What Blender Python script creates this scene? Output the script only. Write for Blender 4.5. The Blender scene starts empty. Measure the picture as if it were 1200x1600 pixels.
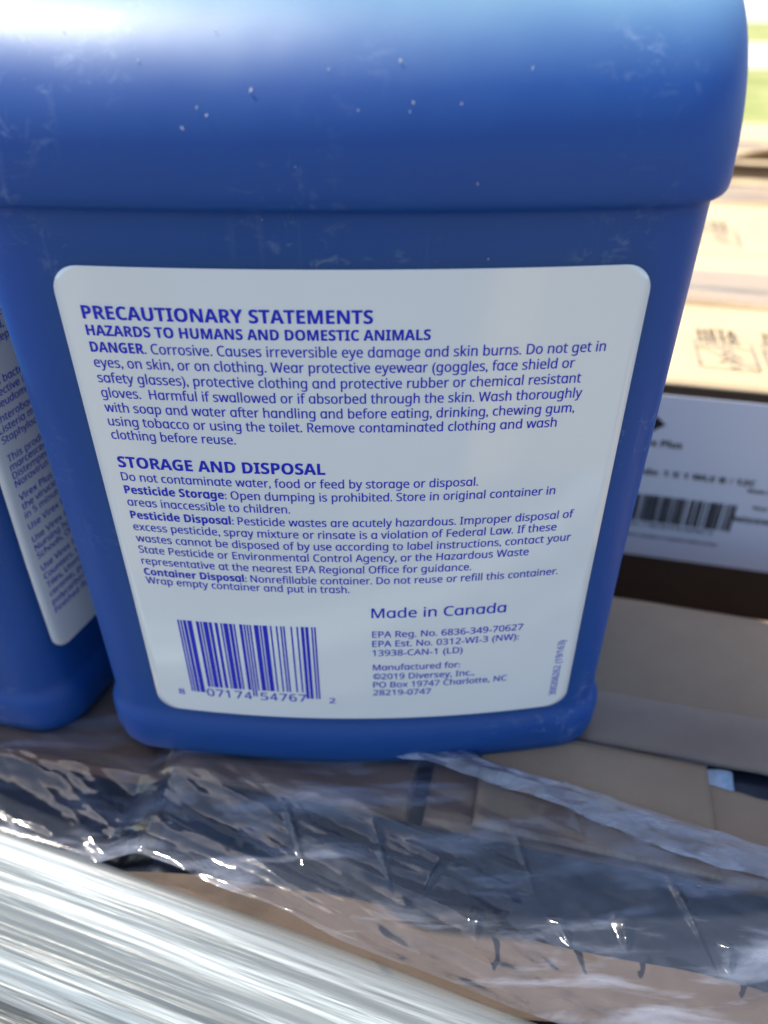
import bpy, math, random
from mathutils import Vector, Matrix, noise as mnoise
R = math.radians
random.seed(7)
S = bpy.context.scene
COL = S.collection

# ------------------------------------------------------------------ camera
CAMH = 0.178
PITCH = 35.2
cd = bpy.data.cameras.new('camera')
cam = bpy.data.objects.new('camera', cd); COL.objects.link(cam)
cam.location = (0, 0, CAMH)
cam.rotation_euler = (R(90 - PITCH), 0, 0)
cd.sensor_fit = 'VERTICAL'
cd.lens = 6.5
cd.sensor_height = 6.5 * 1600 / 1202.0
cd.sensor_width = cd.sensor_height * 0.75
cd.clip_start = 0.01; cd.clip_end = 3000
cd.dof.use_dof = True
cd.dof.focus_distance = 0.157
cd.dof.aperture_fstop = 2.5
S.camera = cam

# ------------------------------------------------------------------ light
SUN_AZ, SUN_EL = -61.0, 61.5          # degrees: azimuth clockwise from straight ahead (+Y)
w = bpy.data.worlds.new('World'); S.world = w; w.use_nodes = True
nt = w.node_tree
sky = nt.nodes.new('ShaderNodeTexSky'); sky.sky_type = 'NISHITA'; sky.sun_disc = False
sky.sun_elevation = R(SUN_EL); sky.sun_rotation = R(SUN_AZ)
sky.air_density = 1.0; sky.dust_density = 1.0; sky.ozone_density = 1.0
bg = nt.nodes['Background']; bg.inputs[1].default_value = 0.15
nt.links.new(sky.outputs[0], bg.inputs[0])
ld = bpy.data.lights.new('sun', 'SUN'); ld.energy = 4.2; ld.angle = R(0.55); ld.color = (1.0, 0.94, 0.84)
sun = bpy.data.objects.new('sun', ld); COL.objects.link(sun)
sv = Vector((math.sin(R(SUN_AZ)) * math.cos(R(SUN_EL)), math.cos(R(SUN_AZ)) * math.cos(R(SUN_EL)), math.sin(R(SUN_EL))))
sun.rotation_euler = sv.to_track_quat('Z', 'Y').to_euler(); sun.location = (-1, 1, 3)
S.view_settings.view_transform = 'Standard'; S.view_settings.look = 'None'
S.view_settings.exposure = 0.86; S.view_settings.gamma = 1.0
S.cycles.max_bounces = 10; S.cycles.transparent_max_bounces = 16

# ------------------------------------------------------------------ helpers
E1 = Vector((0.974, -0.225, 0)); E2 = Vector((0.225, 0.974, 0))    # the load is turned 13 degrees
def ST(s, t, z=0.0): return E1 * s + E2 * t + Vector((0, 0, z))

def mesh_obj(name, verts, faces, mat, parent=None, smooth=False, loc=None):
    me = bpy.data.meshes.new(name)
    me.from_pydata([tuple(v) for v in verts], [], faces)
    if mat: me.materials.append(mat)
    if smooth: me.polygons.foreach_set('use_smooth', [True] * len(me.polygons))
    me.update()
    o = bpy.data.objects.new(name, me); COL.objects.link(o)
    if parent: o.parent = parent
    if loc: o.location = loc
    return o

def empty(name, loc=(0, 0, 0), rz=0.0):
    o = bpy.data.objects.new(name, None); COL.objects.link(o)
    o.location = loc; o.rotation_euler = (0, 0, rz); o.empty_display_size = 0.02
    return o

def tag(o, label=None, cat=None, group=None, kind=None):
    if label: o['label'] = label
    if cat: o['category'] = cat
    if group: o['group'] = group
    if kind: o['kind'] = kind
    return o

def mat(name):
    m = bpy.data.materials.new(name); m.use_nodes = True
    nt = m.node_tree; return m, nt, nt.nodes['Principled BSDF']
def N(nt, kind, **kw):
    n = nt.nodes.new(kind)
    for k, v in kw.items():
        if hasattr(n, k): setattr(n, k, v)
        else: n.inputs[k].default_value = v
    return n
def coords(nt, scale=(1, 1, 1), rot=(0, 0, 0), src='Object'):
    tc = nt.nodes.new('ShaderNodeTexCoord'); mp = nt.nodes.new('ShaderNodeMapping')
    mp.inputs['Scale'].default_value = scale; mp.inputs['Rotation'].default_value = rot
    nt.links.new(tc.outputs[src], mp.inputs[0]); return mp.outputs[0]
def fan(nt, deg, stretch):
    """rotate first, stretch along x afterwards"""
    m2 = nt.nodes.new('ShaderNodeMapping'); m2.inputs['Scale'].default_value = (stretch, 1, 1)
    nt.links.new(coords(nt, (1, 1, 1), (0, 0, R(deg))), m2.inputs[0]); return m2.outputs[0]
def ramp(nt, fac, stops):
    r = nt.nodes.new('ShaderNodeValToRGB')
    el = r.color_ramp.elements
    while len(el) < len(stops): el.new(0.5)
    for e, (p, c) in zip(el, stops):
        e.position = p; e.color = (c[0], c[1], c[2], 1) if not isinstance(c, (int, float)) else (c, c, c, 1)
    nt.links.new(fac, r.inputs[0]); return r.outputs[0]
def bump(nt, h, strength, dist):
    b = nt.nodes.new('ShaderNodeBump'); b.inputs['Strength'].default_value = strength
    b.inputs['Distance'].default_value = dist
    nt.links.new(h, b.inputs['Height']); return b.outputs[0]
def tex(nt, vec, scale, detail=4, rough=0.55, dist=0.0):
    n = N(nt, 'ShaderNodeTexNoise'); n.inputs['Scale'].default_value = scale
    n.inputs['Detail'].default_value = detail; n.inputs['Roughness'].default_value = rough
    n.inputs['Distortion'].default_value = dist
    nt.links.new(vec, n.inputs['Vector']); return n.outputs[0]
def mixc(nt, fac, a, b):
    m = nt.nodes.new('ShaderNodeMix'); m.data_type = 'RGBA'
    for sock, v in ((m.inputs[0], fac), (m.inputs[6], a), (m.inputs[7], b)):
        if isinstance(v, bpy.types.NodeSocket): nt.links.new(v, sock)
        elif isinstance(v, (int, float)): sock.default_value = v
        else: sock.default_value = (v[0], v[1], v[2], 1)
    return m.outputs[2]
def math_(nt, op, a, b=0.0, clamp=False):
    m = nt.nodes.new('ShaderNodeMath'); m.operation = op; m.use_clamp = clamp
    for sock, v in ((m.inputs[0], a), (m.inputs[1], b)):
        if isinstance(v, bpy.types.NodeSocket): nt.links.new(v, sock)
        else: sock.default_value = v
    return m.outputs[0]

# ------------------------------------------------------------------ materials
def m_plastic():
    m, nt, p = mat('blue_plastic')
    v = coords(nt)
    n1 = tex(nt, v, 30, 3)
    scuff = ramp(nt, tex(nt, coords(nt, (1, 1, 1.6)), 230, 6, 0.7, 0.6), [(0.55, 0.0), (0.68, 1.0)])
    zone = ramp(nt, tex(nt, v, 26, 2), [(0.50, 0.0), (0.64, 1.0)])
    sc = math_(nt, 'MULTIPLY', math_(nt, 'MULTIPLY', scuff, zone), 0.20)
    drip = ramp(nt, tex(nt, coords(nt, (1, 1, 0.02)), 420, 2), [(0.60, 0.0), (0.68, 1.0)])
    dr = math_(nt, 'MULTIPLY', math_(nt, 'MULTIPLY', drip, zone), 0.05)
    f = math_(nt, 'ADD', sc, dr, True)
    blue = mixc(nt, n1, (0.002, 0.060, 0.262), (0.003, 0.070, 0.288))
    # the blue is the liquid behind natural plastic; above the fill line the empty shell is milky pale blue
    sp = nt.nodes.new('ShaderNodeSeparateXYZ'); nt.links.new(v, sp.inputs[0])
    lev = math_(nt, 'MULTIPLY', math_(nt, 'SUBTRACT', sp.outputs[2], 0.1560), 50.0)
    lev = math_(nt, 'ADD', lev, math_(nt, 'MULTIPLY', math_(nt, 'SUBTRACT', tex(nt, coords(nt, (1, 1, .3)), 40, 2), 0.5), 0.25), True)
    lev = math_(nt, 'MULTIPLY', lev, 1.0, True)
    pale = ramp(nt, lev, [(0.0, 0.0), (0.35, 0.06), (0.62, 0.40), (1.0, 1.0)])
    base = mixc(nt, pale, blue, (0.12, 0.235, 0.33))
    nt.links.new(mixc(nt, f, base, (0.55, 0.62, 0.72)), p.inputs['Base Color'])
    p.inputs['Subsurface Weight'].default_value = 0.7
    p.inputs['Specular IOR Level'].default_value = 0.52
    p.inputs['Subsurface Radius'].default_value = (0.15, 0.35, 1.0)
    p.inputs['Subsurface Scale'].default_value = 0.040
    rg = math_(nt, 'ADD', math_(nt, 'MULTIPLY', tex(nt, v, 60, 4), 0.10), 0.46)
    nt.links.new(rg, p.inputs['Roughness'])
    fine = tex(nt, v, 2200, 2)
    wav = tex(nt, coords(nt, (1, 1, 0.5)), 45, 2)
    h = math_(nt, 'ADD', math_(nt, 'MULTIPLY', fine, 0.015), wav)
    nt.links.new(bump(nt, h, 0.35, 0.0012), p.inputs['Normal'])
    return m

def m_label(name, base, rough=0.10, wob=0.0010):
    m, nt, p = mat(name)
    v = coords(nt)
    nt.links.new(mixc(nt, tex(nt, v, 40, 3), base, tuple(c * 0.97 for c in base)), p.inputs['Base Color'])
    p.inputs['Roughness'].default_value = rough
    p.inputs['Specular IOR Level'].default_value = 1.0
    h = tex(nt, coords(nt, (1, 1, 0.35)), 34, 3, 0.45, 0.4)
    nt.links.new(bump(nt, h, 0.5, wob), p.inputs['Normal'])
    return m

def m_ink(name, col, rough=0.3):
    m, nt, p = mat(name)
    v = coords(nt)
    nt.links.new(mixc(nt, tex(nt, v, 900, 3), col, tuple(min(1, c * 1.25 + 0.004) for c in col)), p.inputs['Base Color'])
    p.inputs['Roughness'].default_value = rough
    return m

def m_card(name, c1, c2, flute=0.5):
    m, nt, p = mat(name)
    v = coords(nt)
    big = tex(nt, v, 26, 5, 0.6)
    fib = tex(nt, coords(nt, (1, 2.2, 2)), 1100, 4, 0.7)
    speck = ramp(nt, tex(nt, v, 1500, 2), [(0.66, 0.0), (0.72, 1.0)])
    c = mixc(nt, ramp(nt, big, [(0.3, 0.0), (0.7, 1.0)]), c1, c2)
    c = mixc(nt, math_(nt, 'MULTIPLY', fib, 0.45), c, tuple(x * 0.7 for x in c1))
    c = mixc(nt, math_(nt, 'MULTIPLY', speck, 0.25), c, tuple(x * 0.45 for x in c1))
    nt.links.new(c, p.inputs['Base Color'])
    p.inputs['Roughness'].default_value = 0.75
    p.inputs['Specular IOR Level'].default_value = 0.25
    wv = N(nt, 'ShaderNodeTexWave'); wv.wave_type = 'BANDS'; wv.bands_direction = 'X'
    wv.inputs['Scale'].default_value = 60; wv.inputs['Distortion'].default_value = 0.6
    nt.links.new(v, wv.inputs['Vector'])
    h = math_(nt, 'ADD', math_(nt, 'MULTIPLY', wv.outputs[1], flute * 0.10), math_(nt, 'ADD', math_(nt, 'MULTIPLY', fib, 0.12), big))
    nt.links.new(bump(nt, h, 0.5, 0.0010), p.inputs['Normal'])
    return m

def m_film(name, milk, milkcol, rough, streak_scale=(1, 1, 1), streak_rot=0.0, sscale=60, sharp=(0.45, 0.75), gloss=1.0, tint=(1, 1, 1), bumpd=0.0006, bumps=120, floor=0.12):
    m = bpy.data.materials.new(name); m.use_nodes = True
    nt = m.node_tree; nt.nodes.remove(nt.nodes['Principled BSDF'])
    out = nt.nodes['Material Output']
    v = coords(nt, streak_scale, (0, 0, streak_rot))
    st = tex(nt, v, sscale, 5, 0.6, 0.5)
    hb = tex(nt, coords(nt, (1, 2.5, 1), (0, 0, streak_rot)), bumps, 5, 0.6, 0.8)
    nrm = bump(nt, math_(nt, 'ADD', hb, math_(nt, 'MULTIPLY', st, 0.6)), 0.7, bumpd)
    tr = N(nt, 'ShaderNodeBsdfTransparent'); tr.inputs[0].default_value = (*tint, 1)
    gl = N(nt, 'ShaderNodeBsdfGlossy'); gl.inputs['Roughness'].default_value = rough
    df = N(nt, 'ShaderNodeBsdfDiffuse'); df.inputs[0].default_value = (*milkcol, 1)
    tl = N(nt, 'ShaderNodeBsdfTranslucent'); tl.inputs[0].default_value = (*milkcol, 1)
    fr = N(nt, 'ShaderNodeFresnel'); fr.inputs['IOR'].default_value = 1.55
    for n in (gl, df, tl, fr): nt.links.new(nrm, n.inputs['Normal'])
    md = N(nt, 'ShaderNodeMixShader'); md.inputs[0].default_value = 0.35
    nt.links.new(df.outputs[0], md.inputs[1]); nt.links.new(tl.outputs[0], md.inputs[2])
    m1 = N(nt, 'ShaderNodeMixShader')
    fac = math_(nt, 'MULTIPLY', ramp(nt, st, [(sharp[0], floor), (sharp[1], 1.0)]), milk)
    nt.links.new(fac, m1.inputs[0]); nt.links.new(tr.outputs[0], m1.inputs[1]); nt.links.new(md.outputs[0], m1.inputs[2])
    m2 = N(nt, 'ShaderNodeMixShader')
    nt.links.new(math_(nt, 'MULTIPLY', fr.outputs[0], 1.6 * gloss, True), m2.inputs[0])
    nt.links.new(m1.outputs[0], m2.inputs[1]); nt.links.new(gl.outputs[0], m2.inputs[2])
    nt.links.new(m2.outputs[0], out.inputs[0])
    return m

def m_simple(name, c1, c2, scale, rough, bd=0.0, bs=50):
    m, nt, p = mat(name)
    v = coords(nt)
    nt.links.new(mixc(nt, ramp(nt, tex(nt, v, scale, 6, 0.65), [(0.3, 0.0), (0.7, 1.0)]), c1, c2), p.inputs['Base Color'])
    p.inputs['Roughness'].default_value = rough
    if bd: nt.links.new(bump(nt, tex(nt, v, bs, 5), 0.6, bd), p.inputs['Normal'])
    return m

BLUE = m_plastic()
WHITE = m_label('label_stock', (0.88, 0.865, 0.81))
WHITE2 = m_label('carton_label_stock', (0.74, 0.75, 0.82), 0.5, 0.0002)
INK = m_ink('blue_ink', (0.003, 0.012, 0.46), 0.4)
BLACK = m_ink('black_ink', (0.012, 0.012, 0.014))
PRINT = m_ink('carton_print', (0.20, 0.17, 0.13), 0.8)
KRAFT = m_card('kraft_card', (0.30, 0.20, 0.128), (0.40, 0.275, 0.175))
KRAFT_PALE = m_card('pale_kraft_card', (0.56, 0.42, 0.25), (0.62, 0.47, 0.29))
KRAFT_SHADE = m_card('shade_dark_card', (0.075, 0.044, 0.028), (0.10, 0.06, 0.037))  # card darkened so the back cartons' walls carry their shade in the colour
KRAFT_BROWN = m_card('strip_card', (0.085, 0.062, 0.048), (0.12, 0.088, 0.068))  # darker, greyer card of the strip under the film
DARK = m_simple('gap_shade', (0.010, 0.013, 0.022), (0.022, 0.028, 0.042), 40, 0.22, 0.0010, 90)  # near black, paints the shade of the front gap and the seam
FILM = m_film('clear_film', 0.34, (0.60, 0.67, 0.84), 0.08, (1, 4.5, 1), R(22), 26, (0.50, 0.68), 0.85, floor=0.14, bumpd=0.00012, bumps=60)
FILM_FOLD = m_film('folded_film', 0.55, (0.66, 0.70, 0.84), 0.14, (1, 4, 1), R(20), 55, (0.36, 0.66), floor=0.22, bumpd=0.0003, bumps=90)
FILM_THIN = m_film('thin_film', 0.10, (0.62, 0.62, 0.72), 0.14, (1, 3, 1), R(-13), 30, (0.2, 0.8), 0.35)
TAPE = m_film('sky_tinted_tape', 0.85, (0.45, 0.62, 0.80), 0.08, (1, 1, 1), 0, 60, (0.3, 0.5), 1.6)  # blue sky reflection put into the tape scrap's colour
TAPE2 = m_film('carton_tape', 0.40, (0.66, 0.52, 0.36), 0.35, (1, 1, 1), 0, 40, (0.3, 0.7), 0.25)
CAPM = m_simple('cap_plastic', (0.70, 0.71, 0.72), (0.66, 0.67, 0.68), 60, 0.35)
DUST = m_simple('dust', (0.75, 0.72, 0.64), (0.6, 0.6, 0.6), 900, 0.8)

# ------------------------------------------------------------------ jug
HW, DEP, FR = 0.0685, 0.110, 0.31
def bulge(z):
    t = min(1, max(0, (z - .06) / .09)); return 1 - .35 * t
def fy(u, z): return bulge(z) * u * u / (2 * FR)

def outline(z):
    """rounded-box outline at height z, anticlockwise seen from above, local origin at front centre"""
    pts = []
    r, a = 0.012, HW - 0.012
    yf = fy(a, z)
    ang0 = math.atan2(bulge(z) * a / FR, 1)
    for i in range(45):
        u = -a + 2 * a * i / 44; pts.append((u, fy(u, z)))
    n = 12
    for i in range(1, n + 1):
        th = ang0 + (math.pi / 2 - ang0) * i / n
        # arc tangent to the front curve at its end
        cx, cy = a - r * math.sin(ang0), yf + r * math.cos(ang0)
        pts.append((cx + r * math.sin(th), cy - r * math.cos(th)))
    xs, ys = pts[-1]
    rb, tp = 0.022, 0.007
    for i in range(1, 15):
        k = i / 14; k2 = k * k
        pts.append((xs - tp * k2, ys + (DEP - rb - ys) * k))
    xb = pts[-1][0]
    for i in range(1, 13):
        th = math.pi / 2 * i / 12
        pts.append((xb - rb + rb * math.cos(th), DEP - rb + rb * math.sin(th)))
    half = [p for p in pts if True]
    # mirror: right side points (index 45..) reversed to the left
    right = half[45:]
    for i in range(1, 14):
        k = i / 14; pts.append(((xb - rb) * (1 - 2 * k), DEP))
    for p in reversed(right): pts.append((-p[0], p[1]))
    return pts

def offset(pts, d):
    n = len(pts); out = []
    for i in range(n):
        x0, y0 = pts[i - 1]; x1, y1 = pts[(i + 1) % n]
        tx, ty = x1 - x0, y1 - y0; l = math.hypot(tx, ty) or 1
        out.append((pts[i][0] + d * ty / l, pts[i][1] - d * tx / l))
    return out

def jug_body():
    prof = [(-.0016, -.0040), (-.0013, -.0022), (-.0005, -.0008), (.0008, .0004), (.0028, .0013), (.0060, .0018), (.0100, .0019), (.0125, .0018),
            (.0142, .0013), (.0154, .0008), (.0164, .0003), (.0174, .0001), (.0185, 0.0), (.021, 0.0)]
    for i in range(1, 24): prof.append((.021 + (.1410 - .021) * i / 24, 0.0))
    prof += [(.1410, 0.0), (.1440, 0.0), (.1447, .0001), (.1451, .0005), (.1455, .0012), (.1460, .0019), (.1466, .0023), (.1475, .0025), (.1490, .0025)]
    rings = []
    for z, o in prof: rings.append([(x, y, z) for x, y in offset(outline(z), o)])
    base = offset(outline(.1500), .0024)
    cx, cy = 0.0, DEP / 2
    z0, rr = .1493, .0280
    for i in range(1, 27):
        ph = R(78 * i / 26)
        z = z0 + rr * math.sin(ph); ins = rr * (1 - math.cos(ph))
        sx = 1 - ins * 0.02 / HW; sy = 1 - ins / (DEP / 2)
        rings.append([(cx + (x - cx) * sx, cy + (y - cy) * sy, z) for x, y in base])
    last = rings[-1]; zt = last[0][2]
    for i in range(1, 11):
        k = i / 10; kk = k * k * (3 - 2 * k)
        ring = []
        for x, y, z in last:
            a = math.atan2(y - cy, x - cx); cxn, cyn = cx + .019 * math.cos(a), cy + .019 * math.sin(a)
            ring.append((x + (cxn - x) * k, y + (cyn - y) * k, zt + 0.016 * kk))
        rings.append(ring)
    for dz in (0.004, 0.016): rings.append([(x, y, rings[-1][0][2] + dz) for x, y, _ in ring])
    n = len(rings[0]); V = [p for r_ in rings for p in r_]; F = []
    for j in range(len(rings) - 1):
        for i in range(n):
            i2 = (i + 1) % n
            F.append((j * n + i, j * n + i2, (j + 1) * n + i2, (j + 1) * n + i))
    F.append(tuple(reversed(range(n)))); F.append(tuple(range((len(rings) - 1) * n, len(rings) * n)))
    return V, F

def label_grid(u0, u1, z0, z1, rc, off=0.00018, nu=60, nz=60):
    """thin sheet with rounded corners wrapped on the front face"""
    V, F = [], []
    def clampu(z):
        m = 0.0
        if z < z0 + rc: m = rc - math.sqrt(max(0, rc * rc - (z0 + rc - z) ** 2))
        if z > z1 - rc: m = rc - math.sqrt(max(0, rc * rc - (z - z1 + rc) ** 2))
        return m
    zs = []
    for i in range(9): zs.append(z0 + rc * (1 - math.cos(math.pi / 2 * i / 8)))
    for i in range(1, nz): zs.append(z0 + rc + (z1 - z0 - 2 * rc) * i / nz)
    for i in range(9): zs.append(z1 - rc + rc * math.sin(math.pi / 2 * i / 8))
    for o in (off, 0.00002):
        for z in zs:
            m = clampu(z)
            for i in range(nu + 1):
                u = (u0 + m) + (u1 - u0 - 2 * m) * i / nu
                V.append((u, wrap_y(u, z) - o, z))
    nr, nc = len(zs), nu + 1
    for j in range(nr - 1):
        for i in range(nu):
            F.append((j * nc + i, j * nc + i + 1, (j + 1) * nc + i + 1, (j + 1) * nc + i))
    B = nr * nc
    loop = [i for i in range(nc)] + [j * nc + nu for j in range(1, nr)] + [(nr - 1) * nc + i for i in range(nu - 1, -1, -1)] + [j * nc for j in range(nr - 2, 0, -1)]
    for a, b in zip(loop, loop[1:] + loop[:1]): F.append((b, a, a + B, b + B))
    return V, F

def wrap_y(u, z):
    a = HW - 0.012
    if abs(u) <= a: return fy(u, z)
    ang0 = math.atan2(bulge(z) * a / FR, 1); r = 0.012
    d = abs(u) - (a - r * math.sin(ang0)); d = min(d, r * 0.95)
    return fy(a, z) + r * math.cos(ang0) - math.sqrt(r * r - d * d)

# ---- lettering made of real outlines
TMP = bpy.data.scenes.new('type_setting')
def fancy(txt, bold):
    """sans letters of the mathematical alphabets: a humanist sans in a regular and a true bold cut"""
    out = ''; alt = []
    for c in txt:
        m = 0
        if c == 'a': c2 = '\u0251'; m = 1 if bold else 0
        elif 'A' <= c <= 'Z': c2 = chr((0x1D5D4 if bold else 0x1D5A0) + ord(c) - 65)
        elif 'a' <= c <= 'z': c2 = chr((0x1D5EE if bold else 0x1D5BA) + ord(c) - 97)
        elif '0' <= c <= '9': c2 = chr((0x1D7EC if bold else 0x1D7E2) + ord(c) - 48)
        else: c2 = c
        out += c2; alt.append(m)
    return out, alt

def text_polys(txt, bold):
    out, alt = fancy(txt, bold)
    V, F = [], []
    for pas in ((0, 1) if any(alt) else (0,)):
        cu = bpy.data.curves.new('t', 'FONT'); cu.body = out; cu.size = 1
        cu.resolution_u = 3
        cu.offset = 0.026 if pas else 0.0
        cu.materials.append(INK); cu.materials.append(BLACK)
        for i, m in enumerate(alt): cu.body_format[i].material_index = m
        ob = bpy.data.objects.new('t', cu); TMP.collection.objects.link(ob)
        
        with bpy.context.temp_override(scene=TMP, view_layer=TMP.view_layers[0]):
            dg = bpy.context.evaluated_depsgraph_get(); dg.update()
        me = bpy.data.meshes.new_from_object(ob.evaluated_get(dg))
        b = len(V); V += [v.co[:2] for v in me.vertices]
        F += [tuple(i + b for i in p.vertices) for p in me.polygons if p.material_index == pas]
        bpy.data.objects.remove(ob); bpy.data.curves.remove(cu); bpy.data.meshes.remove(me)
    used = sorted({i for f in F for i in f}); idx = {o: n for n, o in enumerate(used)}
    return [V[i] for i in used], [tuple(idx[i] for i in f) for f in F]

CAP = 0.714
def text_line(segs, u0, z, u1, cap, V, F, conv, u_axis=True):
    """segs = [(text, bold)]; lays the line from u0 to u1 on baseline z; conv(u,z)->xyz"""
    parts = []; x = 0
    for i, (t, b) in enumerate(segs):
        vs, fs = text_polys(t, b)
        if not vs: continue
        x0 = min(v[0] for v in vs); x1 = max(v[0] for v in vs)
        parts.append(([(v[0] - x0 + x, v[1]) for v in vs], fs)); x += (x1 - x0) + 0.38
    tot = x - 0.38
    sc = cap / CAP
    k = (u1 - u0) / tot if u1 is not None else sc
    for pi, (vs, fs) in enumerate(parts):
        for q, dx in enumerate((-.011, .011)):       # two hair-thin ink passes, one over the other
            b = len(V)
            for vx, vy in vs:
                p = conv(u0 + (vx + dx) * k, z + vy * sc)
                V.append(p if q == 0 else (p[0], p[1] - 0.000015, p[2]))
            for f in fs: F.append(tuple(i + b for i in f))

UPC_L = ['0001101', '0011001', '0010011', '0111101', '0100011', '0110001', '0101111', '0111011', '0110111', '0001011']
def upc(digits):
    s = [('101', True)]
    for i, d in enumerate(digits):
        p = UPC_L[int(d)]
        if i >= 6: p = ''.join('1' if c == '0' else '0' for c in p)
        s.append((p, i in (0, 11)))
        if i == 5: s.append(('01010', True))
    s.append(('101', True))
    bits = ''.join(a for a, _ in s); lng = [l for a, l in s for _ in a]
    bars = []; i = 0
    while i < len(bits):
        if bits[i] == '1':
            j = i
            while j < len(bits) and bits[j] == '1' and lng[j] == lng[i]: j += 1
            bars.append((i, j, lng[i])); i = j
        else: i += 1
    return bars

mm = 0.001
def build_main_print(conv):
    V, F = [], []
    body = [
        ([('PRECAUTIONARY STATEMENTS', 1)], -47, 125.8, 6.0, 2.55),
        ([('HAZARDS TO HUMANS AND DOMESTIC ANIMALS', 1)], -47, 122.6, 16.5, 2.05),
        ([('DANGER.', 1), ('Corrosive. Causes irreversible eye damage and skin burns. Do not get in', 0)], -47, 119.3, 49.6, 2.05),
        ([('eyes, on skin, or on clothing. Wear protective eyewear (goggles, face shield or', 0)], -47, 116.2, 44.1, 2.05),
        ([('safety glasses), protective clothing and protective rubber or chemical resistant', 0)], -47, 113.0, 45.8, 2.05),
        ([('gloves.  Harmful if swallowed or if absorbed through the skin. Wash thoroughly', 0)], -47, 109.8, 46.5, 2.05),
        ([('with soap and water after handling and before eating, drinking, chewing gum,', 0)], -47, 106.6, 45.5, 2.05),
        ([('using tobacco or using the toilet. Remove contaminated clothing and wash', 0)], -47, 103.5, 42.3, 2.05),
        ([('clothing before reuse.', 0)], -47, 100.4, -21.6, 2.05),
        ([('STORAGE AND DISPOSAL', 1)], -47, 93.6, -4.0, 2.65),
        ([('Do not contaminate water, food or feed by storage or disposal.', 0)], -47, 90.3, 27.5, 2.05),
        ([('Pesticide Storage:', 1), ('Open dumping is prohibited. Store in original container in', 0)], -47, 87.0, 44.2, 2.05),
        ([('areas inaccessible to children.', 0)], -47, 83.8, -11.9, 2.05),
        ([('Pesticide Disposal:', 1), ('Pesticide wastes are acutely hazardous. Improper disposal of', 0)], -47, 80.4, 49.2, 2.05),
        ([('excess pesticide, spray mixture or rinsate is a violation of Federal Law. If these', 0)], -47, 77.2, 45.8, 2.05),
        ([('wastes cannot be disposed of by use according to label instructions, contact your', 0)], -47, 74.0, 49.5, 2.05),
        ([('State Pesticide or Environmental Control Agency, or the Hazardous Waste', 0)], -47, 70.8, 40.3, 2.05),
        ([('representative at the nearest EPA Regional Office for guidance.', 0)], -47, 67.5, 27.6, 2.05),
        ([('Container Disposal:', 1), ('Nonrefillable container. Do not reuse or refill this container.', 0)], -47, 64.3, 47.9, 2.05),
        ([('Wrap empty container and put in trash.', 0)], -47, 61.7, 0.1, 2.05),
        ([('Made in Canada', 0)], 5.1, 53.9, 36.7, 3.0),
        ([('EPA Reg. No. 6836-349-70627', 0)], 5.2, 47.6, 41.5, 2.0),
        ([('EPA Est. No. 0312-WI-3 (NW):', 0)], 5.2, 44.5, 40.8, 2.0),
        ([('13938-CAN-1 (LD)', 0)], 5.2, 41.4, 27.2, 2.0),
        ([('Manufactured for:', 0)], 5.3, 36.4, 26.8, 2.0),
        ([('\u00a92019 Diversey, Inc.,', 0)], 5.3, 33.2, 30.6, 2.0),
        ([('PO Box 19747 Charlotte, NC', 0)], 5.3, 30.2, 39.1, 2.0),
        ([('28219-0747', 0)], 5.3, 27.3, 19.9, 2.0),
    ]
    for segs, u0, z, u1, cap in body: text_line(segs, u0 * mm, z * mm, u1 * mm, cap * mm, V, F, conv)
    # batch number reading upwards
    text_line([('300206262 (19/163)', 0)], 22.6 * mm, 0, 42.4 * mm, 1.75 * mm, V, F, lambda a, b: conv(52.9 * mm - b, a))
    return V, F

def build_barcode(conv, digits='807174547672', u0=-41.5, u1=-8.2, z0=25.9, z1=50.9, ext=2.3):
    V, F = [], []
    m = (u1 - u0) / 95
    for a, b, lg in upc(digits):
        x0, x1 = (u0 + a * m - .02) * mm, (u0 + b * m + .02) * mm
        lo = (z0 if lg else z0 + ext) * mm
        n = 6
        bi = len(V)
        for k in range(n + 1):
            z = lo + (z1 * mm - lo) * k / n
            V.append(conv(x0, z)); V.append(conv(x1, z))
        for k in range(n): q = bi + 2 * k; F.append((q, q + 1, q + 3, q + 2))
    W = u1 - u0
    text_line([(digits[0], 0)], (u0 - 3.6) * mm, (z0 - 1.5) * mm, (u0 - 2.0) * mm, 1.9 * mm, V, F, conv)
    for i in range(5):
        x = u0 + (11.3 + i * 7) * m; text_line([(digits[1 + i], 0)], x * mm, (z0 - 1.2) * mm, (x + (1.0 if digits[1 + i] == '1' else 1.9)) * mm, 2.7 * mm, V, F, conv)
        x = u0 + (51.2 + i * 7) * m; text_line([(digits[6 + i], 0)], x * mm, (z0 - 1.2) * mm, (x + 1.9) * mm, 2.7 * mm, V, F, conv)
    text_line([(digits[11], 0)], (u1 + 2.2) * mm, (z0 - 1.5) * mm, (u1 + 3.8) * mm, 1.9 * mm, V, F, conv)
    return V, F

def conv_face(u, z): return (u, wrap_y(u, z) - 0.00026, z)

def jug_common(root):
    V, F = jug_body()
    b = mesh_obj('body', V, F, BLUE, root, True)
    # ribbed screw cap on the neck
    V, F = [], []
    cx, cy, r0 = 0, DEP / 2, .0225
    zs = [(.2165, 1), (.2165 + .001, 1.02), (.232, 1.0), (.2345, .96), (.2350, .88)]
    n = 120
    for z, k in zs:
        for i in range(n):
            a = 2 * math.pi * i / n; r = r0 * k + (0.0005 if i % 3 == 0 and z < .233 else 0)
            V.append((cx + r * math.cos(a), cy + r * math.sin(a), z))
    for j in range(len(zs) - 1):
        for i in range(n): F.append((j * n + i, j * n + (i + 1) % n, (j + 1) * n + (i + 1) % n, (j + 1) * n + i))
    F.append(tuple(range((len(zs) - 1) * n, len(zs) * n)))
    mesh_obj('cap', V, F, CAPM, root)
    return b

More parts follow.
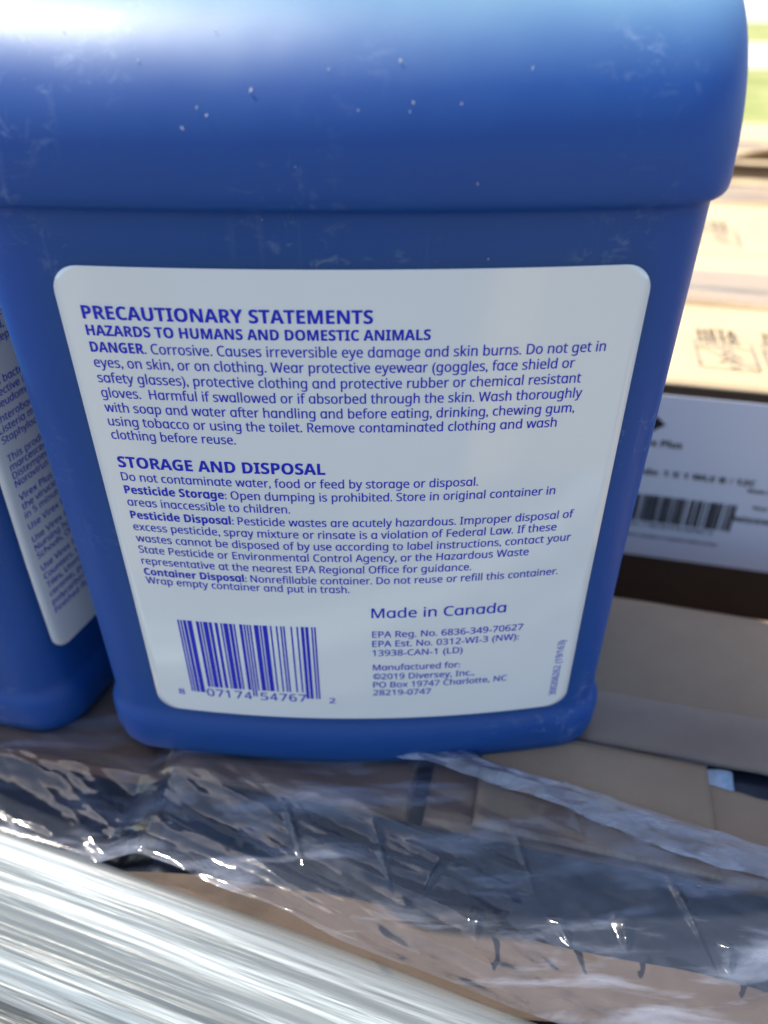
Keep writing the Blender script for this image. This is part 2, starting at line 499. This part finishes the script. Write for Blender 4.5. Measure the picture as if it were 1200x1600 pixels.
jug = empty('chemical_jug', (-0.008, 0.133, 0.0))
tag(jug, 'large blue plastic jug with white precautionary statements label facing the camera', 'jug', 'blue plastic jugs on the pallet load')
jug_common(jug)
V, F = label_grid(-51.3 * mm, 56.0 * mm, 18.4 * mm, 135.5 * mm, 5.0 * mm)
lab = mesh_obj('label', V, F, WHITE, jug, True)
V, F = build_main_print(conv_face)
tag(mesh_obj('lettering', V, F, INK, lab), kind='stuff')
V, F = build_barcode(conv_face)
mesh_obj('barcode', V, F, INK, lab)
# flecks of dust and nicks on the shoulder
def fleck(px, py, pz, r):
    V = []; F = []
    k = 7
    st = random.uniform(0.35, 1.0); ta = random.uniform(-.9, .9)
    for i in range(k):
        a = 2 * math.pi * i / k; q = r * random.uniform(0.5, 1.3)
        ax, az = q * math.cos(a) * st, q * math.sin(a) * 1.5; V.append((px + ax * math.cos(ta) - az * math.sin(ta), py, pz + ax * math.sin(ta) + az * math.cos(ta)))
    V.append((px, py - r * 0.5, pz)); 
    for i in range(k): F.append((i, (i + 1) % k, k))
    return V, F
bodypts = []
DV, DF = [], []
for u, z, r in [(-.0125, .1628, .00045), (-.0005, .1655, .00022), (-.021, .1605, .00028), (.0105, .1665, .0004), (-.030, .1665, .0003), (-.042, .1700, .0002),
                (.031, .1655, .0003), (.012, .1600, .0002), (-.018, .1702, .0003), (-.0195, .1595, .00035), (-.0235, .1578, .0003), (.004, .1602, .00025), (.0125, .1612, .0003), (.020, .1610, .00025),
                (-.012, .1445, .0002), (.023, .1500, .0002), (-.006, .1525, .0002), (.026, .1372, .00015)]:
    if z > .1500:
        s_ = (z - .1493) / .0280; ins = .0280 * (1 - math.sqrt(max(0, 1 - s_ * s_))); y = fy(u, z) - .0024 + ins - 0.0001
    else: y = fy(u, z) - (.0002 if z < .144 else .0026)
    v, f = fleck(u, y, z, r * 0.75); b = len(DV); DV += v; DF += [tuple(i + b for i in q) for q in f]
tag(mesh_obj('dust_flecks', DV, DF, DUST, jug), kind='stuff')

# neighbour: same jug turned so that its front label runs away from the camera
nb = empty('chemical_jug', (-0.0752, 0.212, -0.008), R(79))
tag(nb, 'blue plastic jug at the left edge, turned sideways, its slanting label half hidden', 'jug', 'blue plastic jugs on the pallet load')
jug_common(nb)
V, F = label_grid(-59.6 * mm, 57 * mm, 28.5 * mm, 135.5 * mm, 5 * mm)
lab2 = mesh_obj('label', V, F, WHITE, nb, True)
V, F = [], []
def nbline(t, z, cap=1.85, u0=-56.2): text_line([(t, 0)], u0 * mm, z * mm, None, cap * mm, V, F, conv_face)
for z, t in [(122.5, 'Disinfects as it cleans in one step'), (119.8, 'on hard, non-porous surfaces'), (117.1, 'One-step disinfectant cleaner'),
             (108.0, 'Kills bacteria, viruses and fungi as listed'), (105.4, 'Effective in the presence of'), (102.8, 'Pseudomonas aeruginosa'),
             (99.4, 'Enterobacter aerogenes'), (96.8, 'Listeria monocytogenes'), (94.2, 'Staphylococcus aureus'),
             (89.2, 'This product kills Serratia'), (86.8, 'marcescens and Canine'), (84.4, 'Distemper virus and'), (82.0, 'Norovirus on surfaces'),
             (78, 'Virex Plus is proven to be'), (75.3, 'the virucidal claims listed'), (72.6, 'in 5 minutes on hard'),
             (69, 'Use Virex Plus in homes'), (65, 'Use Virex Plus in Hospitals,'), (62.2, 'Nursing homes, Hotels,'), (59.5, 'Schools, Offices and gyms'),
             (55.5, 'Use Virex Plus on floors,'), (52.5, 'Counters, sinks, walls,'), (49.5, 'Tiles, Utensils, glazed'), (46.5, 'ceramic, porcelain and'),
             (43.5, 'polycarbonate surfaces,'), (40.5, 'Finished floors and trim')]:
    nbline(t, z)
tag(mesh_obj('lettering', V, F, INK, lab2), kind='stuff')

bpy.data.scenes.remove(TMP) if False else None
# ------------------------------------------------------------------ cartons
def slab(poly, z0, z1, V, F):
    """vertical prism over a polygon given in (s,t)"""
    b = len(V); n = len(poly)
    for z in (z0, z1):
        for s, t in poly: V.append(ST(s, t, z))
    F.append(tuple(b + i for i in reversed(range(n)))); F.append(tuple(b + n + i for i in range(n)))
    for i in range(n): j = (i + 1) % n; F.append((b + i, b + j, b + n + j, b + n + i))

def jag(s0, t0, s1, t1, amp, n=40, sc=300):
    out = []
    for i in range(n + 1):
        k = i / n; s, t = s0 + (s1 - s0) * k, t0 + (t1 - t0) * k
        w = mnoise.noise(Vector((s * sc, t * sc, 3.3))) * amp * (1 if 0 < i < n else 0)
        out.append((s, t + w))
    return out

def sheet(name, poly_fn, ns, nt_, mat_, parent, thick=0.0012, smooth=True):
    """a board flap as a fine grid with thickness; poly_fn(a,b)->(s,t,z)"""
    V, F = [], []
    for o in (0, -thick):
        for j in range(nt_ + 1):
            for i in range(ns + 1):
                s, t, z = poly_fn(i / ns, j / nt_); V.append(ST(s, t, z + o))
    nc = ns + 1; B = nc * (nt_ + 1)
    for j in range(nt_):
        for i in range(ns):
            a = j * nc + i
            F.append((a, a + 1, a + nc + 1, a + nc)); F.append((B + a, B + a + nc, B + a + nc + 1, B + a + 1))
    loop = [i for i in range(nc)] + [j * nc + ns for j in range(1, nt_ + 1)] + [nt_ * nc + i for i in range(ns - 1, -1, -1)] + [j * nc for j in range(nt_ - 1, 0, -1)]
    for a, b in zip(loop, loop[1:] + loop[:1]): F.append((b, a, a + B, b + B))
    o = mesh_obj(name, V, F, mat_, parent, smooth)
    if smooth:
        o.data.shade_flat() if False else None
        o.data.polygons.foreach_set('use_smooth', [i < 2 * ns * nt_ for i in range(len(o.data.polygons))])
    return o

def carton(label, s0, s1, t0, t1, ztop, h, body_mat, flap_mat, seam=None, group='cartons stacked on the pallet', wav=0.0004, front_jag=0.0, seed=0, gap=0.0012, name='cardboard_box', seam_axis='t', res=60):
    root = empty(name, ST((s0 + s1) / 2, (t0 + t1) / 2, ztop - h))
    root.rotation_euler = (0, 0, 0)
    inv = -root.location
    tag(root, label, 'box', group)
    V, F = [], []
    th = 0.0015
    for poly in ([(s0, t0), (s1, t0), (s1, t0 + .004), (s0, t0 + .004)], [(s0, t1 - .004), (s1, t1 - .004), (s1, t1), (s0, t1)],
                 [(s0, t0 + .0041), (s0 + .004, t0 + .0041), (s0 + .004, t1 - .0041), (s0, t1 - .0041)], [(s1 - .004, t0 + .0041), (s1, t0 + .0041), (s1, t1 - .0041), (s1 - .004, t1 - .0041)],
                 ):
        slab(poly, ztop - h, ztop - th - .0006, V, F)
    slab([(s0 + .005, t0 + .005), (s1 - .005, t0 + .005), (s1 - .005, t1 - .005), (s0 + .005, t1 - .005)], ztop - h + .001, ztop - .006, V, F)
    o = mesh_obj('walls', V, F, body_mat, root); o.location = inv
    seam = (t0 + t1) / 2 if seam is None else seam
    def z_(s, t, edge):
        return ztop + wav * 2 * mnoise.noise(Vector((s * 14 + seed, t * 14, seed * 3.1))) + wav * 0.5 * mnoise.noise(Vector((s * 60 + seed, t * 60, 2.0)))
    def f1(a, b):
        s = s0 + .0003 + (s1 - s0 - .0006) * a; ta = t0 + front_jag * mnoise.noise(Vector((s * 260, seed, 0))); tb = seam - gap / 2 - (0.13 * max(0, min(s, .1) - .022) + 0.0006 * mnoise.noise(Vector((s * 900, 2, 0))) if front_jag > .0005 else 0) + 0.0003 * mnoise.noise(Vector((s * 300, 7 + seed, 0)))
        t = ta + (tb - ta) * b
        z = z_(s, t, 0) - 0.0016 * max(0, 1 - (t - ta) / .003) ** 2
        return s, t, z
    def f2(a, b):
        s = s0 + .0003 + (s1 - s0 - .0006) * a; ta = seam + gap / 2 + 0.0003 * mnoise.noise(Vector((s * 280, 17 + seed, 0))); t = ta + (t1 - ta) * b
        return s, t, z_(s, t, 1) + wav * 0.6 - 0.0016 * max(0, 1 - (t1 - t) / .003) ** 2
    for f in (f1, f2):
        o = sheet('flap', f, res, 24, flap_mat, root); o.location = inv
    return root

# front row: narrow flap strips in front of the tape seam
c1 = carton('near cardboard box under the label jug, right of the dark vertical seam', -0.0165, 0.30, 0.1140, 0.2150, 0.0, 0.28, KRAFT, KRAFT, seam=0.1485, seed=1, front_jag=0.0006, gap=0.0030, res=150)
c2 = carton('cardboard box under the film left of the dark vertical seam', -0.089, -0.0205, 0.1140, 0.2150, -0.0004, 0.28, KRAFT, KRAFT, seam=0.1485, seed=2, front_jag=0.0004, res=50)
c3 = carton('cardboard box under the sideways jug at the left', -0.42, -0.0900, 0.118, 0.320, -0.0085, 0.27, KRAFT, KRAFT, seam=0.235, seed=3)
# loose overlapping flap piece next to the seam, edge shows through the film
def fl(a, b):
    s = -0.0040 + 0.060 * a; t = 0.1146 + 0.033 * b
    return s, t, 0.0022 + 0.0003 * mnoise.noise(Vector((s * 50, t * 50, 5))) - 0.0012 * a
o = sheet('loose_flap', fl, 30, 20, KRAFT, c1); o.location = -c1.location
# back cartons, sunlit tops
bx = carton('cardboard box with a large white shipping label behind the jug', 0.005, 0.330, 0.2765, 0.4430, 0.0545, 0.33, KRAFT_SHADE, KRAFT_PALE, seam=0.3845, seed=4, wav=0.0007, gap=0.004)
b2 = carton('sunlit pale cardboard box directly behind the labelled box', -0.02, 0.320, 0.4460, 0.6200, 0.0530, 0.33, KRAFT_SHADE, KRAFT_PALE, seam=0.583, seed=5, wav=0.0012, gap=0.003)
b3 = carton('furthest sunlit cardboard box with a lifted flap', -0.05, 0.335, 0.6240, 0.890, 0.0545, 0.33, KRAFT_SHADE, KRAFT_PALE, seam=0.76, seed=6, wav=0.002)
b4 = carton('cardboard box behind the sideways jug on the left', -0.34, 0.000, 0.330, 0.60, 0.0, 0.27, KRAFT_SHADE, KRAFT_PALE, seed=8)
# lifted flap on the far box
def fl2(a, b):
    s = 0.10 + 0.10 * a; t = 0.640 + 0.055 * b
    return s, t, 0.0575 + 0.020 * (1 - b) * (0.4 + 0.6 * math.sin(a * 2.6)) 
o = sheet('lifted_flap', fl2, 20, 12, KRAFT_PALE, b3); o.location = -b3.location

# shipping label on the front of the labelled box
T0 = 0.2765
def cl(s, z, d=0.0): return ST(s, T0 - 0.0006 - d, z)
V, F = [], []
ls0, ls1, lz0, lz1 = 0.018, 0.128, -0.0262, 0.0487
for d in (0.0003, -0.0004):
    for s, z in ((ls0, lz0), (ls1, lz0), (ls1, lz1), (ls0, lz1)): V.append(cl(s, z, d) - bx.location)
F = [(0, 1, 2, 3), (0, 4, 5, 1), (1, 5, 6, 2), (2, 6, 7, 3), (3, 7, 4, 0)]
sl = mesh_obj('shipping_label', V, F, WHITE2, bx)
cc = lambda u, z: cl(u, z, 0.0006) - bx.location
V, F = [], []
def sline(t, s, z, cap, s1=None): text_line([(t, 1)], s * mm, z * mm, None if s1 is None else s1 * mm, cap * mm, V, F, cc)
sline('Virex Plus', 34.5, 27.0, 3.0, 54.0)
sline('mode: 1 X 1 WLE B / 12C', 36.0, 14.0, 2.7, 84.0)
sline('Made in USA', 82.0, 11.2, 1.6, 97.0)
sline('Net Wt.', 86.0, 3.6, 1.6, 97.0)
sline('WIDENC', 80.0, -3.0, 2.4, 96.0)
sline('(01) 1 08 07174 54767 2', 40.0, -10.8, 1.5, 74.0)
sline('Keep from freezing. Store upright in original sealed carton', 22.0, -16.2, 1.3, 77.0)
b = len(V)
for s, z in ((36.0, 36.6), (41.0, 32.6), (46.3, 36.6), (41.0, 41.0)): V.append(cc(s * mm, z * mm))
F.append((b, b + 1, b + 2, b + 3))
tag(mesh_obj('lettering', V, F, BLACK, sl), kind='stuff')
V, F = [], []
x = 30.0; rnd = random.Random(11)
while x < 79.0:
    wd = rnd.choice([.4, .5, .8, 1.2, 1.8]); b = len(V)
    z0, z1 = -8.3, 4.6
    for s, z in ((x, z0), (x + wd, z0), (x + wd, z1), (x, z1)): V.append(cc(s * mm, z * mm))
    F.append((b, b + 1, b + 2, b + 3)); x += wd + rnd.choice([.4, .5, .8, 1.1])
mesh_obj('barcode', V, F, BLACK, sl)

for (bb, tc, zz, sa, sb) in ((bx, .3845, .0562, .006, .328), (b2, .583, .0556, -.018, .318), (b3, .76, .0580, -.04, .33)):
    def tpf(a, b, tc=tc, zz=zz, sa=sa, sb=sb):
        s = sa + (sb - sa) * a; t = tc - .024 + .048 * b
        return s, t, zz + 0.0007 * mnoise.noise(Vector((s * 25, t * 40, tc)))
    o = sheet('tape', tpf, 60, 8, TAPE2, bb, 0.0001); o.location = -bb.location
# printed handling symbols on the sunlit flaps
def handling(s0, s1, t0, t1, z, parent, word, seedz):
    V, F = [], []
    def bar(a, b, wd):
        d = Vector((b[0] - a[0], b[1] - a[1])); n = Vector((-d.y, d.x)).normalized() * wd / 2; q = len(V)
        for p in ((a[0] + n.x, a[1] + n.y), (a[0] - n.x, a[1] - n.y), (b[0] - n.x, b[1] - n.y), (b[0] + n.x, b[1] + n.y)):
            V.append(ST(p[0], p[1], z) - parent.location)
        F.append((q, q + 1, q + 2, q + 3))
    lw = 0.0009
    bar((s0, t0), (s1, t0), lw); bar((s1, t0 + lw), (s1, t1 - lw), lw); bar((s1, t1), (s0, t1), lw); bar((s0, t1 - lw), (s0, t0 + lw), lw)
    bar((s0 + lw, t1 - lw), (s1 - lw, t0 + lw), lw * 0.9)
    # little figure: head and bent arms
    cs, ct = s0 + (s1 - s0) * .55, t0 + (t1 - t0) * .68
    for k in range(10):
        a0, a1 = 2 * math.pi * k / 10, 2 * math.pi * (k + 1) / 10
        bar((cs + .0018 * math.cos(a0), ct + .003 * math.sin(a0)), (cs + .0018 * math.cos(a1), ct + .003 * math.sin(a1)), .0007)
    bar((cs - .004, ct - .009), (cs, ct - .004), .0012); bar((cs + .0045, ct - .010), (cs + .001, ct - .004), .0012); bar((cs - .001, ct - .014), (cs + .003, ct - .013), .0016)
    text_line([(word, 1)], s0 + .002, t1 + .0035, s1 - .004, .0085, V, F, lambda u, v: ST(u, v, z) - parent.location)
    return mesh_obj('handling_symbol', V, F, PRINT, parent)
handling(.0555, .0770, .2915, .3140, .0565, bx, 'HETA', 0)
handling(.0810, .1025, .2925, .3150, .0565, bx, 'HETA', 0)
handling(.072, .094, .462, .492, .0560, b2, 'CSJ', 0)

# dark sheet painting the shade inside the open seam and a shiny tape scrap caught in it
def seam_shade(a, b):
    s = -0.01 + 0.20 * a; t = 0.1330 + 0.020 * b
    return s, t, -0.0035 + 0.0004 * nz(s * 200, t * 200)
def nz(x, y, z=0.0): return mnoise.noise(Vector((x, y, z)))
o = sheet('seam_shade_sheet', seam_shade, 80, 10, DARK, c1, 0.0003); o.location = -c1.location
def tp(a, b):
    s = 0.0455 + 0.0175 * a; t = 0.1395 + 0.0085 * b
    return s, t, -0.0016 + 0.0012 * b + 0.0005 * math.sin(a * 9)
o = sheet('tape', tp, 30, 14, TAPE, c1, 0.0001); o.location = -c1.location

# ------------------------------------------------------------------ dark sheet painting the gap's shade, and lower board at the front of the load
def grid(name, fn, ns, nt_, mat_, label=None, cat=None, parent=None, group=None, kind=None):
    V, F = [], []
    for j in range(nt_ + 1):
        for i in range(ns + 1):
            V.append(fn(i / ns, j / nt_))
    nc = ns + 1
    for j in range(nt_):
        for i in range(ns):
            a = j * nc + i; F.append((a, a + 1, a + nc + 1, a + nc))
    o = mesh_obj(name, V, F, mat_, parent, True)
    return tag(o, label, cat, group, kind)
nz = lambda x, y, z=0.0: mnoise.noise(Vector((x, y, z)))
def ridge(x, y, z=0.0): return 1 - abs(mnoise.noise(Vector((x, y, z)))) * 2

def edge_t(s):            # where the bundled film edge runs
    return 0.0793 - 0.105 * (s + 0.0184) + (0.15 * (s + .0665) ** 2 if s < -.0665 else 0)
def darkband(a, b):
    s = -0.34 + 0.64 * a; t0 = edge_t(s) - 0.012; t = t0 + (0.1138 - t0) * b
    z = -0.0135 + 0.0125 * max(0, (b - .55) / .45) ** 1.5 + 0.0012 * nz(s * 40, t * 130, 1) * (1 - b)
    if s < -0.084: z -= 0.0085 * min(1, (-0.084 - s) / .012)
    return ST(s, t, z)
grid('gap_shade_sheet', darkband, 260, 60, DARK, 'dark sheet standing in for the shade of the gap in front of the cardboard boxes', 'shade sheet')
def board(a, b):
    s = -0.20 + 0.40 * a; t0 = max(edge_t(s) + 0.0004, .0765 + .16 * s); t = t0 + (max(.003, .0955 - t0 - .004 * max(0, -(s + .03)) / .05) + 0.0012 * nz(s * 30, 0, 4)) * b
    return s, t, -0.0082 - 0.0020 * (1 - b) + 0.0006 * nz(s * 40, t * 60, 9) - (0.007 * min(1, max(0, (-0.07 - s) / .03)))
bo = sheet('cardboard_strip', board, 200, 16, KRAFT_BROWN, None)
tag(bo, 'brown cardboard strip under the film, showing in the slit above the silvery bundle', 'cardboard')

# ------------------------------------------------------------------ stretch film
def film_z(s, t):
    z = 0.0016
    if s < -0.084: z -= 0.0085 * min(1, (-0.084 - s) / .012)
    d = 0.1145 - t
    if d > 0: z -= 0.0035 * math.sin(min(1, d / .022) * math.pi / 2) 
    q = t + 0.16 * s
    amp = 0.22 + 0.78 * min(1, max(0, (0.126 - t) / .012))
    def vor(x, y, z_):
        dd = mnoise.voronoi(Vector((x, y, z_)))[0]
        return dd[0]
    wx, wy = nz(s * 20, t * 20, 1) * .35, nz(s * 22, t * 30, 4) * .35
    z += amp * (0.0020 * vor(s * 26 + wx, q * 95 + wy, 0.0) + 0.0008 * vor(s * 70 + wx, (t + .35 * s) * 200 + wy, 5.0) + 0.0008 * ridge(s * 9, q * 130, 2) + 0.00010 * nz(s * 260, q * 520, 3)) - amp * 0.0010
    # puckers where the sheet is gathered into points
    for (ps, pt, ln, w_, sk) in PUCK:
        if pt - ln < t < pt + .004 and abs(s - ps) < .012:
            k = (t - (pt - ln)) / ln
            c = ps + sk * (1 - k)
            ww = w_ * (0.12 + 0.88 * max(0, min(1, k)))
            z += 0.0010 * min(1, k * 3) * max(0, 1 - max(0, k - 1) / .35) * max(0, 1 - abs(s - c) / ww)
    return z
PUCK = [(.0332, .0995, .0060, .0030, .001), (.0560, .0990, .0050, .0026, 0), (-.027, .1080, .0130, .0020, .007), (.0190, .0965, .0050, .0026, .003),
        (.0000, .0940, .006, .002, .001), (-.010, .1030, .008, .0014, -.003), (.0455, .1090, .012, .0016, .006), (.0080, .1120, .010, .0014, .005), (-.05, .1080, .012, .002, .008), (.022, .127, .012, .0013, .002)]
def slit(s):              # the sheet's wavy lower border, leaving a slit above the bundle
    k = math.exp(-((s + 0.078) / .022) ** 2) * 0.0042 + math.exp(-((s + 0.045) / .014) ** 2) * 0.0022 + 0.0008 * nz(s * 45, 0, 12)
    return k + 0.0006
def main_film(a, b):
    s = -0.20 + 0.38 * a
    t0 = edge_t(s) + slit(s)
    # back border of the sheet: under the jugs on the left, diagonal on the right
    tb = 0.1352 - 0.145 * max(0, s + 0.012) if s > -0.012 else 0.1352 + min(0.03, (-0.012 - s) * 0.5)
    tb = max(tb, 0.108)
    t = t0 + (tb - t0) * b
    return ST(s, t, film_z(s, t) + (0.0022 if s > -0.004 and t > .1140 else 0.0))
FILMO = grid('stretch_film', main_film, 900, 200, FILM, 'clear crinkled stretch film pulled over the front edge of the cardboard boxes', 'stretch film')

def fold(a, b):
    s = -0.030 + 0.30 * a
    c = 0.1338 - 0.147 * max(0, s + 0.006) + 0.0016 * nz(s * 35, 0, 6)
    wd = 0.0050 + 0.0040 * min(1, max(0, (s + .02) / .06)) + 0.003 * nz(s * 40, 3, 2)
    t = c - wd * (1 - b)
    z = 0.0048 + 0.0010 * math.sin(b * math.pi) + 0.0022 * mnoise.voronoi(Vector((s * 110, (t + .15 * s) * 420, 4)))[0][0] + .0002 * nz(s * 300, t * 500, 3) - .001
    z -= max(0, (0.1165 - t)) * 0.2
    return ST(s, t, z)
grid('folded_film_edge', fold, 420, 30, FILM_FOLD, 'milky doubled edge of stretch film running diagonally across the near cardboard box', 'stretch film')

def thin(a, b):
    s = -0.10 + 0.40 * a; t1 = 0.1670 + 0.0005 * nz(s * 40, 1, 1); t = 0.1462 + (t1 - 0.1462) * b
    z = 0.0022 + 0.00025 * ridge(s * 30, t * 160, 5)
    if b < 0.14: z = 0.0022 + 0.0012 * ridge(s * 50, t * 600, 9) * (1 - b / .14) 
    return ST(s, t, z)
grid('film_strip', thin, 300, 40, FILM_THIN, 'flat greyish film strip along the taped seam right of the label jug', 'stretch film')

# bundled, tightly drawn film: long silver ridges
def m_bundle():
    m, nt, p = mat('bundled_film')
    v = fan(nt, -0.8, 0.005)
    a = tex(nt, v, 95, 3, 0.55); b_ = tex(nt, fan(nt, 1.6, 0.004), 700, 3, 0.6); b3 = tex(nt, fan(nt, -2.2, 0.003), 1600, 3, 0.6)
    c = tex(nt, fan(nt, 1.0, 0.06), 45, 3)
    mixd = math_(nt, 'ADD', math_(nt, 'MULTIPLY', a, 0.55), math_(nt, 'ADD', math_(nt, 'MULTIPLY', b_, 0.27), math_(nt, 'MULTIPLY', b3, 0.18)))
    f = ramp(nt, mixd, [(0.44, 0.0), (0.56, 1.0)])
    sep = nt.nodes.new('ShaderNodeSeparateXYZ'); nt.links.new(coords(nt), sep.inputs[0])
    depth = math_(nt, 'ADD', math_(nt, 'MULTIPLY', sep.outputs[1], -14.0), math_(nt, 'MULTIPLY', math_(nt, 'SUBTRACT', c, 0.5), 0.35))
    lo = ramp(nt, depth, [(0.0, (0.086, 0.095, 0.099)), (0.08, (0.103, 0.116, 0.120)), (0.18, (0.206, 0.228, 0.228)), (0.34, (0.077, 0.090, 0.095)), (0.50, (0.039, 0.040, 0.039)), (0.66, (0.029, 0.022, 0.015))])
    hi = ramp(nt, depth, [(0.0, (0.144, 0.155, 0.160)), (0.08, (0.206, 0.227, 0.233)), (0.18, (0.702, 0.754, 0.743)), (0.36, (0.310, 0.346, 0.350)), (0.54, (0.166, 0.170, 0.166)), (0.75, (0.128, 0.114, 0.092))])  # white stop paints the sun flare over the film's own grey and brown
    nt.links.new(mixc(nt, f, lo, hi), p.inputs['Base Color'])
    p.inputs['Roughness'].default_value = 0.32
    p.inputs['Specular IOR Level'].default_value = 0.14
    h = math_(nt, 'ADD', a, math_(nt, 'ADD', math_(nt, 'MULTIPLY', b_, 0.30), math_(nt, 'MULTIPLY', b3, 0.18)))
    nt.links.new(ramp(nt, math_(nt, 'ADD', depth, math_(nt, 'MULTIPLY', math_(nt, 'SUBTRACT', f, 0.5), 0.05)), [(0.0, .45), (0.06, .62), (0.16, .97), (1.0, 1.0)]), p.inputs['Alpha'])
    nt.links.new(bump(nt, h, 0.5, 0.0008), p.inputs['Normal'])
    return m
BUNDLE = m_bundle()
be = empty('bundled_stretch_film', (-0.0988, 0.1166, 0.0), math.atan2(-0.0477, 0.1385))
tag(be, 'silvery bundle of tightly drawn stretch film in bright sun along the pallet edge', 'stretch film')
V, F = [], []
NL, NW = 150, 520
for j in range(NW + 1):
    wv = j / NW * 0.115
    for i in range(NL + 1):
        l = -0.10 + 0.36 * i / NL
        fan = wv * (1 + 0.35 * (l + .1) * 1.0) 
        q = fan
        prof = 0.0012 * nz(q * 80 + l * 2, l * 1.5, 1) + 0.0006 * nz(q * 230 - l * 5, l * 2, 2) + 0.00028 * nz(q * 520 + l * 12, l * 2, 8) + 0.00020 * nz(q * 1100, l * 2, 3)
        if wv < 0.004: edge = -0.006 * (1 - wv / .004) ** 2
        else: edge = 0
        z = -0.0005 + edge + prof * min(1, wv / .003) - wv * 0.30 - 2.2 * wv * wv
        off = 0.0006 * nz(l * 18, 0, 5) + 0.0015 * nz(l * 6, 3, 5)
        V.append((l, -fan + off, z))
nc = NL + 1
for j in range(NW):
    for i in range(NL):
        a = j * nc + i; F.append((a, a + nc, a + nc + 1, a + 1))
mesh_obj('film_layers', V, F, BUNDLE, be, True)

# ------------------------------------------------------------------ pallet load below, pallet, ground
KB = KRAFT
def low_box(label, s0, s1, t0, t1, z1, h):
    V, F = [], []
    slab([(s0, t0), (s1, t0), (s1, t1), (s0, t1)], z1 - h, z1, V, F)
    r = empty('cardboard_box', ST((s0 + s1) / 2, (t0 + t1) / 2, z1 - h)); tag(r, label, 'box', 'cartons in the lower layers of the load')
    V = [v - r.location for v in V]
    mesh_obj('walls', V, F, KB, r)
    return r
for li in range(3):
    for (s0, s1) in ((-0.42, -0.04), (-0.035, 0.335)):
        for (t0, t1) in ((-0.02, 0.44), (0.445, 0.89)):
            z1 = -0.285 - li * 0.23
            low_box('plain cardboard box of the %s layer down, %s %s stack of the pallet load' % (('second', 'third', 'lowest')[li], 'left' if s0 < -.1 else 'right', 'front' if t0 < .1 else 'back'), s0, s1, t0, t1, z1, 0.228)
# cartons added unseen behind the camera, to put warm patches in the label's gloss
for (x0, x1, y1, zt_, n_, side) in ((0.40, 1.15, -0.75, 0.12, 3, 'right'), (-1.50, -0.70, -0.85, 0.05, 3, 'left')):
    for k in range(n_):
        V, F = [], []
        zt1 = zt_ - k * (zt_ + 1.15) / n_; zb = zt1 - (zt_ + 1.15) / n_ + 0.002
        for z in (zb, zt1):
            for x, y in ((x0, y1 - .5), (x1, y1 - .5), (x1, y1), (x0, y1)): V.append(Vector((x, y, z)))
        F = [(3, 2, 1, 0), (4, 5, 6, 7), (0, 1, 5, 4), (1, 2, 6, 5), (2, 3, 7, 6), (3, 0, 4, 7)]
        r = empty('cardboard_box', (x0, y1, zb)); tag(r, '%s pale cardboard box of the added, unseen stack behind the camera to the %s' % (('top', 'middle', 'bottom')[k], side), 'box', 'cartons added behind the camera')
        mesh_obj('walls', [v - r.location for v in V], F, KRAFT_PALE, r)
        V, F = [], []
        for dy in (0.0015,):
            xm = (x0 + x1) / 2
            for x, z in ((xm - .03, zb), (xm + .03, zb), (xm + .03, zt1), (xm - .03, zt1)): V.append(Vector((x, y1 + dy, z)) - r.location)
        mesh_obj('tape', V, [(0, 1, 2, 3)], KRAFT, r)
pal = empty('wooden_pallet', ST(0, .43, -1.15)); tag(pal, 'wooden pallet under the stacked cardboard boxes', 'pallet')
WOOD = m_simple('pallet_wood', (0.30, 0.22, 0.14), (0.38, 0.28, 0.18), 12, 0.8)
for i in range(7):
    V, F = [], []; t0 = -0.03 + i * 0.135
    slab([(-.44, t0), (.36, t0), (.36, t0 + .1), (-.44, t0 + .1)], -1.0, -0.978, V, F)
    o = mesh_obj('plank', V, F, WOOD, pal); o.location = -pal.location
for s0 in (-.44, -.08, .26):
    V, F = [], []; slab([(s0, -.03), (s0 + .1, -.03), (s0 + .1, .88), (s0, .88)], -1.149, -1.0002, V, F)
    o = mesh_obj('bearer', V, F, WOOD, pal); o.location = -pal.location

ZG = -1.15
def plane(name, pts, z, m):
    o = mesh_obj(name, [(x, y, z) for x, y in pts], [tuple(range(len(pts)))], m); o['kind'] = 'structure'; return o
ASPH = m_simple('ground_asphalt', (0.06, 0.058, 0.055), (0.09, 0.087, 0.082), 0.8, 0.9, 0.004, 40)
GRASS = m_simple('lawn_grass', (0.16, 0.20, 0.03), (0.42, 0.40, 0.15), 0.9, 0.9, 0.03, 20)
PATH = m_simple('path_paving', (0.50, 0.45, 0.38), (0.58, 0.53, 0.46), 1.2, 0.9)
plane('ground', [(-1500, -1500), (1500, -1500), (1500, 1500), (-1500, 1500)], ZG, ASPH)
plane('lawn', [(-30, 8.5), (40, 7.4), (40, 13.6), (-30, 15.2)], ZG + .01, GRASS)
plane('path', [(-30, 15.25), (40, 13.65), (40, 19.0), (-30, 20.4)], ZG + .012, PATH)
plane('lawn', [(-30, 20.45), (40, 19.05), (40, 27), (-30, 29)], ZG + .011, GRASS)
plane('path', [(-60, 29.1), (70, 27.1), (70, 70), (-60, 70)], ZG + .012, PATH)
plane('lawn', [(-400, 70.2), (400, 70.2), (400, 900), (-400, 900)], ZG + .02, GRASS)
